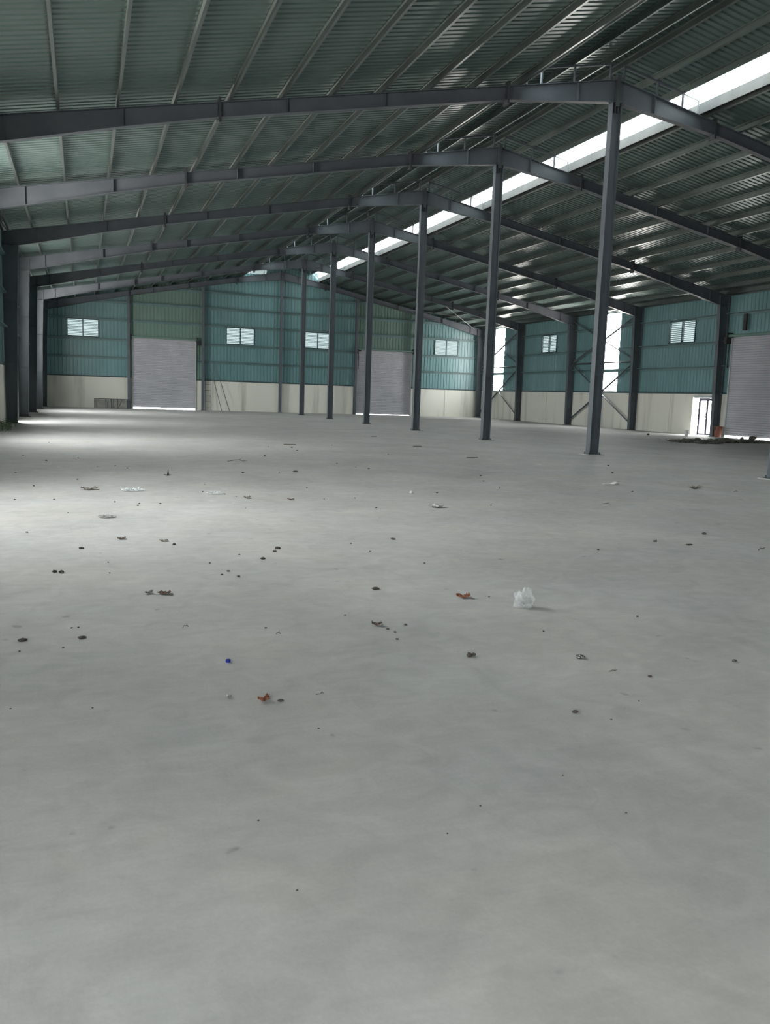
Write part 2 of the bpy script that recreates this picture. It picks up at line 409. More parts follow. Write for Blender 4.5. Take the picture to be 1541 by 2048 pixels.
# roller shutters: slatted curtain, guide rails, housing shaft brackets, motor
def shutter(idx, axis, a, b, gap, motor_side):
    w = YB if axis == 'x' else XR
    def P(u, d, z): return (u, w + d, z) if axis == 'x' else (w + d, u, z)
    def bx(m_, u0, u1, d0, d1, za, zb):
        if axis == 'x': m_.box(u0, u1, w + d0, w + d1, za, zb)
        else: m_.box(w + d0, w + d1, u0, u1, za, zb)
    c = MB(); z = gap; vs = []
    while z < SHUT + .12:
        for dz, d in ((0, .0), (.015, -.022), (.06, -.03), (.095, -.022), (.11, 0)): vs.append((d, min(z + dz, SHUT + .12)))
        z += .115
    pts = []
    for d, zz in vs: pts += [P(a + .02, d, zz), P(b - .02, d, zz)]
    c.add(pts, [(2 * i, 2 * i + 1, 2 * i + 3, 2 * i + 2) for i in range(len(vs) - 1)])
    bx(c, a + .02, b - .02, -.035, .03, gap - .02, gap + .07)
    d = struct(c.build('door_%d' % idx, 'shutter'))
    for u in (a - .06, b - .02):
        g = MB(); bx(g, u, u + .08, -.07, .07, 0, SHUT + .1); g.build('guide_rail', 'guide', d)
    s = MB(); s.tube(P(a - .1, -.22, SHUT + .18), P(b + .1, -.22, SHUT + .18), .07, 12); s.build('roller_shaft', 'green', d)
    for u in (a - .12, b + .06):
        g = MB(); bx(g, u, u + .06, -.34, .02, SHUT - .02, SHUT + .34); g.build('bracket', 'black', d)
    mu = b if motor_side > 0 else a
    g = MB(); bx(g, mu - .05 + .12 * motor_side, mu + .15 + .12 * motor_side, -.36, -.08, SHUT - .2, SHUT + .12)
    bx(g, mu + .02, mu + .22, -.4, -.3, SHUT - .02, SHUT + .08); bx(g, mu + .05, mu + .09, -.2, -.16, SHUT - 1.4, SHUT - .2)
    g.build('motor', 'black', d)
    return d
shutter(1, 'x', *DOOR_B[0], .13, 1)
shutter(2, 'x', *DOOR_B[1], .06, -1)
d3 = shutter(3, 'y', *SH_R, .12, 1)
g = MB(); g.box(XR - .22, XR - .12, SH_R[1] - 1.0, SH_R[1] - .8, 5.3, 6.1); g.build('control_box', 'black', d3)

# glazed two-leaf door in the right wall and the plain door opposite, standing open
def leafdoor(idx, a, b, h):
    f = MB(); x0, x1 = XR + .15, XR + .21
    for y in (a, b - .06): f.box(x0, x1, y, y + .06, 0, h)
    f.box(x0, x1, a + .06, b - .06, h - .06, h)
    d = struct(f.build('door_%d' % idx, 'alu'))
    md = (a + b) / 2
    for y0, y1 in ((a + .06, md), (md, b - .06)):
        l_ = MB()
        for y in (y0, y1 - .07): l_.box(x0 + .01, x1 - .01, y, y + .07, .02, h - .06)
        l_.box(x0 + .01, x1 - .01, y0 + .07, y1 - .07, .02, .1); l_.box(x0 + .01, x1 - .01, y0 + .07, y1 - .07, h - .14, h - .06)
        lf = l_.build('door_leaf', 'alu', d)
        g_ = MB(); g_.box(x0 + .025, x0 + .033, y0 + .07, y1 - .07, .1, h - .14); g_.build('glass', 'glass', lf)
    hd = MB(); hd.box(x0 - .04, x0, md - .1, md - .06, .95, 1.2); hd.box(x0 - .04, x0, md + .06, md + .1, .95, 1.2); hd.build('door_handle', 'alu', d)
    ln = MB(); ln.box(XR - .05, XR + .02, a - .15, b + .15, h + .01, h + .13); ln.build('lintel', 'guide', d)
leafdoor(4, DOOR_R[0], DOOR_R[1] - .3, DOOR_R[2] - .04)
f = MB(); 
for y in (DOOR_L[0], DOOR_L[1] - .06): f.box(XL - .2, XL - .12, y, y + .06, 0, 2.0)
f.box(XL - .2, XL - .12, DOOR_L[0] + .06, DOOR_L[1] - .06, 1.94, 2.0)
struct(f.build('door_5', 'alu'))
f = MB()  # frame of the doorway added for light on the near floor
for y in (DOOR_ADDED[0], DOOR_ADDED[1] - .06): f.box(XL - .2, XL - .12, y, y + .06, 0, 2.0)
f.box(XL - .2, XL - .12, DOOR_ADDED[0] + .06, DOOR_ADDED[1] - .06, 1.94, 2.0)
struct(f.build('door_6', 'alu'))

# ------------------------------------------------------------------ steel frames
# half rafter profile, u = distance from the ridge; depth below the top flange
DEP = [(0, .60), (3.35, .36), (6.8, .35), (10.9, .345), (13.1, .42), (15.6, .56), (16.78, .60)]
TF, WF_, FT = .009, .20, .016        # web thickness, flange width, flange thickness
def depth_at(u):
    for (a, da), (b, db) in zip(DEP, DEP[1:]):
        if a <= u <= b: return da + (db - da) * (u - a) / (b - a)
    return DEP[-1][1]
def rafter(side, label, grp):
    """origin on the ridge line at floor level"""
    root = thing('steel_rafter', (XC, 0, 0), label, 'roof beam', grp)
    zt = lambda u: 10.38 - SL * u
    us = [.0, .8, 1.6, 2.5, 3.35, 5, 6.8, 8.8, 10.9, 12, 13.1, 14.3, 15.6, 16.2, 16.55]
    b = MB()
    top = [(side * u, zt(u)) for u in us]; bot = [(side * u, zt(u) - depth_at(u)) for u in us]
    for (p, q), (r, s) in zip(zip(top, top[1:]), zip(bot, bot[1:])):
        b.prism([p, q, s, r], -TF / 2, TF / 2)
        b.prism([(p[0], p[1] + .0), (q[0], q[1] + .0), (q[0], q[1] - FT), (p[0], p[1] - FT)], -WF_ / 2, WF_ / 2)
        b.prism([(r[0], r[1] + FT), (s[0], s[1] + FT), (s[0], s[1]), (r[0], r[1])], -WF_ / 2, WF_ / 2)
    b.build('beam', 'steel', root)
    for u in (.03, 3.38, 10.93):
        e_ = MB(); z = zt(u); d_ = depth_at(u)
        e_.box(side * u - .03, side * u + .03, -.13, .13, z - d_ - .12, z + .10)
        for dz in (-.05, .08, .19): 
            for yy in (-.07, .07):
                e_.tube((side * u - .05, yy, z - d_ - .05 + (dz + .05) * (d_ + .1) / .24 * .9), (side * u + .05, yy, z - d_ - .05 + (dz + .05) * (d_ + .1) / .24 * .9), .016, 6)
        o = e_.build('end_plate', 'steel_dark', root); o['label'] = 'dark bolted splice plate'
    for u in (1.25, 6.8, 9.3, 13.1, 15.6):
        e_ = MB(); z = zt(u); d_ = depth_at(u)
        e_.box(side * u - .006, side * u + .006, -WF_ / 2, WF_ / 2, z - d_ + FT, z - FT); e_.build('stiffener', 'steel', root)
    return root
def wall_column(side, label, grp, base_z=0):
    """tapered portal column; origin at the wall face on the floor; side +1 = right wall"""
    root = thing('steel_wall_column', (0, 0, 0), label, 'column', grp)
    zs = [.03, 2.2, 4.5, 6.6, 7.12]
    dep = [.42, .47, .52, .60, .62]
    b = MB(); s = -side
    for (z0, d0), (z1, d1) in zip(zip(zs, dep), zip(zs[1:], dep[1:])):
        b.prism([(s * .02, z0), (s * .02, z1), (s * d1, z1), (s * d0, z0)], -TF / 2, TF / 2)
        b.prism([(s * .02, z0), (s * .02, z1), (s * .036, z1), (s * .036, z0)], -.11, .11)
        b.prism([(s * (d0 - FT), z0), (s * (d1 - FT), z1), (s * d1, z1), (s * d0, z0)], -.11, .11)
    b.build('shaft', 'steel', root)
    for z, d_ in ((2.25, .47), (4.5, .52), (6.62, .6)):
        q = MB(); q.box(min(s * .036, s * (d_ - FT)), max(s * .036, s * (d_ - FT)), -.11, .11, z, z + .012); q.build('stiffener', 'steel', root)
    q = MB(); q.box(min(0, s * .5), max(0, s * .5), -.16, .16, 0, .03)
    for xx in (.12, .36):
        for yy in (-.13, .13): q.tube((s * xx, yy, .03), (s * xx, yy, .09), .016, 6)
    q.build('base_plate', 'steel_dark', root)
    return root
def centre_column(label, grp):
    root = thing('steel_centre_column', (0, 0, 0), label, 'column', grp)
    b = MB(); zt = 9.76
    b.box(-TF / 2 - .14, TF / 2 + .14, -.006, .006, .03, zt)
    for s in (-1, 1): b.box(s * .145 - .007, s * .145 + .007, -.105, .105, .03, zt)
    b.build('shaft', 'steel', root)
    q = MB(); q.box(-.17, .17, -.12, .12, zt, zt + .02); 
    for s in (-1, 1): q.box(s * .05 - .006, s * .05 + .006, -.1, .1, zt - .25, zt)
    q.build('cap_plate', 'steel_dark', root)
    q = MB(); q.box(-.139, .139, -.1, .1, 2.3, 2.315); q.build('stiffener', 'steel', root)
    q = MB(); q.box(-.2, .2, -.16, .16, .0, .03)
    for xx in (-.17, .17):
        for yy in (-.12, .12): q.tube((xx, yy, .03), (xx, yy, .08), .014, 6)
    q.build('base_plate', 'steel_dark', root)
    q = MB(); q.box(-.29, .29, -.22, .22, 0, .018); o = q.build('grout_pad', 'grout', root); o['label'] = 'pale grout pad'
    return root
G1 = 'steel columns in the central row'
cc = centre_column('x', G1)
cc_l = ['grey steel column at the right edge of the picture, closest of the central row',
        'tall grey steel column right of centre, nearest whole one of the central row',
        'second tall grey steel column of the central row, left of the nearest whole one',
        'third tall column of the central row, before the right edge of the right gable shutter',
        'fourth tall column of the central row, in front of the right gable shutter',
        'fifth column of the central row, right of the third gable vent from the left',
        'sixth and farthest free-standing column of the central row']
for i in range(-1, 6):
    o = cc if i == -1 else dup(cc, (0, 0, 0), '')
    o.location = (XC, FY(i), 0); o['label'] = cc_l[i + 1]
for side, nm in ((-1, 'left'), (1, 'right')):
    rf = rafter(side, 'x', 'rafters of the %s roof slope' % nm)
    wc = wall_column(side, 'x', 'steel columns along the %s wall' % nm)
    fr = True
    for i in range(0, 7):
        o = rf if i == 0 else dup(rf, (0, 0, 0), '')
        o.location = (XC, FY(i) if i < 6 else YB - .30, 0)
        o['label'] = ('tapered steel rafter of the %s roof slope, %s one seen from the camera' % (nm, ORD[i])) if i < 6 else 'tapered steel rafter of the %s slope lying against the back gable wall' % nm
        if side == 1 and i == 0: pass
        if (side == -1 and i >= 2) or (side == 1 and i >= 2):
            c = wc if fr else dup(wc, (0, 0, 0), ''); fr = False
            c.location = (XL if side < 0 else XR, FY(i) if i < 6 else YB - .30, 0)
            c['label'] = ('grey steel column on the %s wall, %s one in view' % (nm, ORD[i - 2])) if i < 6 else 'grey steel column in the far %s corner of the hall' % nm

# gable posts against the back wall
gp_l = ['dark gable post at the left side of the left roller shutter', 'gable post between the left shutter and the ladder',
        'middle gable post under the ridge on the back wall', 'gable post at the left side of the right roller shutter',
        'gable post at the right side of the right roller shutter']
for x, lb in zip((3.08, 8.28, XC, 20.0, 25.02), gp_l):
    z1 = raf_top(x) - depth_at(abs(x - XC)) - .03
    root = thing('gable_post', (x, YB - .30, 0), lb, 'post', 'posts of the back gable wall')
    b = MB()
    b.box(-.005, .005, -.11, .11, .03, z1)
    for s in (-1, 1): b.box(-.09, .09, s * .115 - .006, s * .115 + .006, .03, z1)
    b.build('shaft', 'steel', root)
    q = MB(); q.box(-.14, .14, -.15, .15, 0, .03); q.build('base_plate', 'steel_dark', root)

# purlins: long lipped channels running the length of the hall
def channel(mb, x, z, s, y0, y1, h=.20, w=.065, t=.004, slope=0):
    """C channel, web at x, flanges toward s"""
    prof = [(0, 0), (s * w, 0), (s * w, .018), (s * (w - t), .018), (s * (w - t), t), (s * t, t), (s * t, h - t), (s * (w - t), h - t), (s * (w - t), h - .018), (s * w, h - .018), (s * w, h), (0, h)]
    mb.prism([(x + a, z + b + slope * a) for a, b in prof], y0, y1)
PX = [3.05 + 1.268 * k for k in range(11)] + [16.55]
for side, nm in ((-1, 'left'), (1, 'right')):
    for k, u in enumerate(PX):
        b = MB(); x = XC + side * u
        channel(b, x, raf_top(x) + .003, -1, YF, YB - .02, slope=side * -SL)
        o = b.build('roof_purlin', 'purlin')
        w = ('topmost beside the ridge vent' if k == 0 else 'lowest along the eave' if k == len(PX) - 1 else ORDN[k] + ' one down from the ridge vent')
        tag(o, 'long galvanised purlin under the %s roof slope, %s' % (nm, w), 'purlin', 'purlins of the %s roof slope' % nm)
for u, lb in ((-2.30, 'left edge'), (-1.35, 'left middle'), (-.28, 'left top'), (.28, 'right top'), (1.35, 'right middle'), (2.30, 'right edge')):
    b = MB(); x = XC + u; s = -1
    channel(b, x, MZ(x) - .205, s, YF, YB - .02, slope=-SL * (1 if u > 0 else -1))
    tag(b.build('ridge_vent_purlin', 'purlin'), 'purlin under the raised ridge vent roof, %s row' % lb, 'purlin', 'purlins of the raised ridge vent')
# ridge vent frames standing on the rafters
def vent_frame(lb):
    root = thing('ridge_vent_truss', (XC, 0, 0), lb, 'roof truss', 'frames carrying the ridge vent roof')
    for u in (-2.36, -1.35, -.22, .22, 1.35, 2.24):
        z0 = 10.38 - SL * abs(u) + .002; z1 = MZ(XC + u) - .2
        q = MB(); q.box(u - .02, u + .02, -.025, .025, z0, z1); q.build('post', 'steel', root)
    for s in (-1, 1):
        q = MB(); q.bar((s * .25, 0, MZ(XC + .25) - .225), (s * 2.3, 0, MZ(XC + 2.3) - .225), .04, .05); q.build('top_rail', 'steel', root)
    q = MB(); q.bar((2.24, 0, 10.35), (2.82, 0, 10.24), .03, .03); q.box(2.79, 2.82, -.02, .02, 9.84, 10.25); q.build('edge_bracket', 'guide', root)
    q = MB(); q.bar((-2.82, 0, 10.24), (-2.36, 0, 10.33), .03, .03); q.box(-2.82, -2.79, -.02, .02, 9.84, 10.25); q.build('edge_bracket', 'guide', root)
    return root
vf = vent_frame('x')
for i in range(0, 7):
    o = vf if i == 0 else dup(vf, (0, 0, 0), '')
    o.location = (XC, FY(i) if i < 6 else YB - .30, 0)
    o['label'] = 'slim posts on the ridge carrying the vent roof, above the ' + (ORD[i] + ' rafter pair' if i < 6 else 'back gable')

# wall girts
def girt(name, mk, lb, grp):
    b = MB(); mk(b); tag(b.build(name, 'girt'), lb, 'girt', grp)
M['girt'] = noise_col('painted_girt', (.10, .18, .185), (.125, .21, .215), 1.5, .45, .5)
GZ = [3.58, 4.84, 6.22, 7.45, 8.6]
for k, z in enumerate(GZ):
    xs0 = max(XL + .05, XC - (10.2 - z) / SL) ; xs1 = min(XR - .05, XC + (10.2 - z) / SL)
    segs = [(xs0, 3.36 - .1), (7.78 + .1, 20.18 - .1), (24.75 + .1, xs1)] if z < SHUT else [(xs0, xs1)]
    def mk(b, z=z, segs=segs):
        for a, c in segs:
            if c > a: b.box(a, c, YB - .16, YB + .0, z, z + .006); b.box(a, c, YB - .16, YB - .154, z, z + .05); b.box(a, c, YB - .006, YB, z - .14, z)
    girt('wall_girt', mk, 'horizontal girt on the back gable wall, %s' % ['lowest', 'level with the shutter tops', 'just above the louvred vents', 'second from the top', 'topmost'][k], 'girts of the back wall')
for k, z in enumerate([3.58, 4.84, 6.2]):
    segs = [(YF, SH_R[0] - .1), (SH_R[1] + .1, YB - .2)] if z < 4 else [(YF, SH_R[0] - .1 if z < SHUT else 44.3), (SH_R[1] + .1 if z < SHUT else 44.3, 44.3), (45.8, 59.35), (60.95, YB - .2)]
    def mk(b, z=z, segs=segs):
        for a, c in segs: b.box(XR - .16, XR, a, c, z, z + .006); b.box(XR - .16, XR - .154, a, c, z, z + .05); b.box(XR - .006, XR, a, c, z - .14, z)
    girt('wall_girt', mk, 'horizontal girt on the right wall, %s' % ['lowest', 'just below the louvred vents', 'just above the louvred vents'][k], 'girts of the right wall')
for k, z in enumerate([3.58, 4.84, 6.2]):
    def mk(b, z=z): b.box(XL, XL + .16, YF, YB - .2, z, z + .006); b.box(XL + .154, XL + .16, YF, YB - .2, z, z + .05)
    girt('wall_girt', mk, 'horizontal girt on the left wall, %s' % ['lowest', 'middle', 'topmost'][k], 'girts of the left wall')

# cross bracing in two bays of the right wall
def brace(i, lbs):
    y0, y1 = FY(i) + .12, FY(i + 1) - .12
    if i == 5: y1 = YB - .45
    x = XR - .22
    for (a, c, za, zb, dx), lb in zip(((y0, y1, .35, 4.0, 0), (y0, y1, 4.0, .35, .08), (y0, y1, 4.1, 6.75, 0), (y0, y1, 6.75, 4.1, .08)), lbs[:4]):
        q = MB(); q.bar((x + dx, a, za), (x + dx, c, zb), .012, .085, up=(0, 0, 1)); q.bar((x + dx - .035, a, za + .04), (x + dx - .035, c, zb + .04), .07, .012)
        tag(q.build('brace_angle', 'steel'), lb, 'brace', 'diagonal braces of the right wall')
    q = MB(); q.tube((x + .04, y0, 4.02), (x + .04, y1, 4.02), .05, 10)
    tag(q.build('brace_strut', 'steel_dark'), lbs[4], 'strut', 'horizontal struts of the right wall')
for i, w in ((3, 'nearer'), (5, 'far')):
    brace(i, ['lower brace rising away from the camera in the %s braced bay of the right wall' % w,
              'lower brace falling away from the camera in the %s braced bay of the right wall' % w,
              'upper brace rising away from the camera in the %s braced bay of the right wall' % w,
              'upper brace falling away from the camera in the %s braced bay of the right wall' % w,
              'horizontal strut between the crossed braces, %s braced bay of the right wall' % w])
# rod bracing under the roof in the last bay
for (xa, ya, xb, yb), lb in (((24.0, FY(5), 30.0, YB - .4), 'thin rod under the right roof slope running outward to the far corner'),
                             ((30.0, FY(5), 24.0, YB - .4), 'thin rod under the right roof slope running inward to the back gable')):
    q = MB(); q.tube((xa, ya, raf_top(xa) - .15), (xb, yb, raf_top(xb) - .15), .012, 6)
    tag(q.build('brace_rod', 'guide'), lb, 'rod')

# ------------------------------------------------------------------ things along the walls
root = thing('ladder', (8.66, YB - .50, 0), 'thin steel ladder standing on the floor against the white wall right of the left shutter', 'ladder')
for s in (-1, 1):
    q = MB(); q.bar((s * .21, 0, 0), (s * .21, .28, 2.55), .03, .03, up=(0, 1, 0)); q.build('side_rail', 'steel_dark', root)
for k in range(6):
    z = .22 + .42 * k; q = MB(); q.tube((-.2, z * .11, z), (.2, z * .11, z), .013, 6); q.build('rung', 'steel_dark', root)
for xa, xb, lb in ((9.62, 8.75, 'left one of two thin poles leaning on the wall right of the ladder'), (10.2, 9.15, 'right one of two thin poles leaning on the wall right of the ladder')):
    q = MB(); q.tube((xa, YB - .6, .02), (xb, YB - .22, 3.5), .025, 8); tag(q.build('leaning_pole', 'steel'), lb, 'pole')

root = thing('low_metal_rack', (1.85, YB - .5, 0), 'low grey metal rack on the floor left of the left roller shutter', 'rack')
q = MB()
for y in (-.2, .2): q.box(-1.13, 1.13, y - .02, y + .02, .62, .66)
for x in (-1.13, 1.09): q.box(x, x + .04, -.2, .2, .62, .66)
q.build('top_rail', 'steel_dark', root)
for x in (-1.11, -.35, 0, .45, 1.11):
    q = MB(); q.box(x - .022, x + .022, -.22, -.18, 0, .62); q.box(x - .022, x + .022, .18, .22, 0, .62); q.build('leg', 'steel_dark', root)
q = MB(); q.box(-1.08, 1.08, .1, .16, .03, .6); q.build('back_panel', 'grimy', root)
q = MB(); q.bar((.5, -.2, .05), (.75, -.2, .6), .03, .03, up=(0, 1, 0)); q.build('diagonal', 'steel_dark', root)

root = thing('waste_bin', (30.55, 34.72, 0), 'rusty orange bin standing behind the right wall column by the grey shutter', 'bin')
q = MB(); n = 14
rings = [(0, .17), (.03, .18), (.45, .215), (.5, .23), (.54, .24), (.54, .21), (.1, .16)]
vs = []
for z, r in rings: vs += [(r * math.cos(k * 2 * math.pi / n), r * math.sin(k * 2 * math.pi / n) * .85, z) for k in range(n)]
fs = [(j * n + k, j * n + (k + 1) % n, (j + 1) * n + (k + 1) % n, (j + 1) * n + k) for j in range(len(rings) - 1) for k in range(n)]
q.add(vs, fs + [tuple(range(n - 1, -1, -1)), tuple(range((len(rings) - 1) * n, len(rings) * n))]); q.build('body', 'brick', root)
q = MB()
q.tube((-.24, -.05, .36), (-.24, .05, .36), .02, 6); q.box(-.26, -.22, -.05, .05, .36, .50); q.build('handle', 'black', root)

# litter ------------------------------------------------------------
def lump(mb, w, d, h, seed, rough=.35, n=2, c=(0, 0)):
    import bmesh
    bm = bmesh.new(); bmesh.ops.create_icosphere(bm, subdivisions=n, radius=1)
    o = len(mb.v); off = Vector((seed * 3.7, seed * 1.3, seed * 7.1))
    for v in bm.verts:
        k = 1 + rough * mnoise.noise(v.co * 1.7 + off) + rough * .5 * mnoise.noise(v.co * 4 + off)
        p = v.co * k
        mb.v.append((c[0] + p.x * w / 2, c[1] + p.y * d / 2, max(0, (p.z + .75) * h / 1.75)))
    for f_ in bm.faces: mb.f.append(tuple(v.index + o for v in f_.verts))
    bm.free()
def crumple(mb, w, d, h, seed, nx=10, ny=7, curl=.6, t=.0012, fray=.25):
    off = Vector((seed * 2.1, seed * 5.3, 0)); P = []
    for j in range(ny + 1):
        for i in range(nx + 1):
            a, b = i / nx * 2 - 1, j / ny * 2 - 1
            k = 1 + fray * mnoise.noise(Vector((a * 1.5, b * 1.5, seed)))
            r = math.sqrt(max(0, 1 - .45 * b * b)); r2 = math.sqrt(max(0, 1 - .45 * a * a))
            z = h * (.25 + .5 * abs(mnoise.noise(Vector((a * 2.2, b * 2.2, 0)) + off)) * 1.6 + curl * .45 * (a * a))
            P.append((a * w / 2 * k * r, b * d / 2 * k * r2, max(.001, z - .12 * h)))
    m_ = len(P); P2 = [(x, y, z + t) for x, y, z in P]
    fs = []
    for j in range(ny):
        for i in range(nx):
            q = (j * (nx + 1) + i, j * (nx + 1) + i + 1, (j + 1) * (nx + 1) + i + 1, (j + 1) * (nx + 1) + i)
            fs.append(q[::-1]); fs.append(tuple(k + m_ for k in q))
    ring = [i for i in range(nx + 1)] + [j * (nx + 1) + nx for j in range(1, ny + 1)] + [ny * (nx + 1) + i for i in range(nx - 1, -1, -1)] + [j * (nx + 1) for j in range(ny - 1, 0, -1)]
    for a, b in zip(ring, ring[1:] + ring[:1]): fs.append((a, b, b + m_, a + m_))
    mb.add(P + P2, fs)
def twig(mb, w, h, seed, r=None, fork=True):
    rr = random.Random(seed); r = r or max(.002, w * .035)
    p = Vector((-w / 2, 0, r)); n = 5
    for k in range(n):
        q = Vector((-w / 2 + w * (k + 1) / n, rr.uniform(-.15, .15) * w, r + rr.uniform(0, 1) * h * .6))
        mb.tube(p, q, r, 6, r * .85); 
        if fork and k == 2: mb.tube(q, q + Vector((w * .18, w * .22, h * .5)), r * .7, 5, r * .3)
        p = q
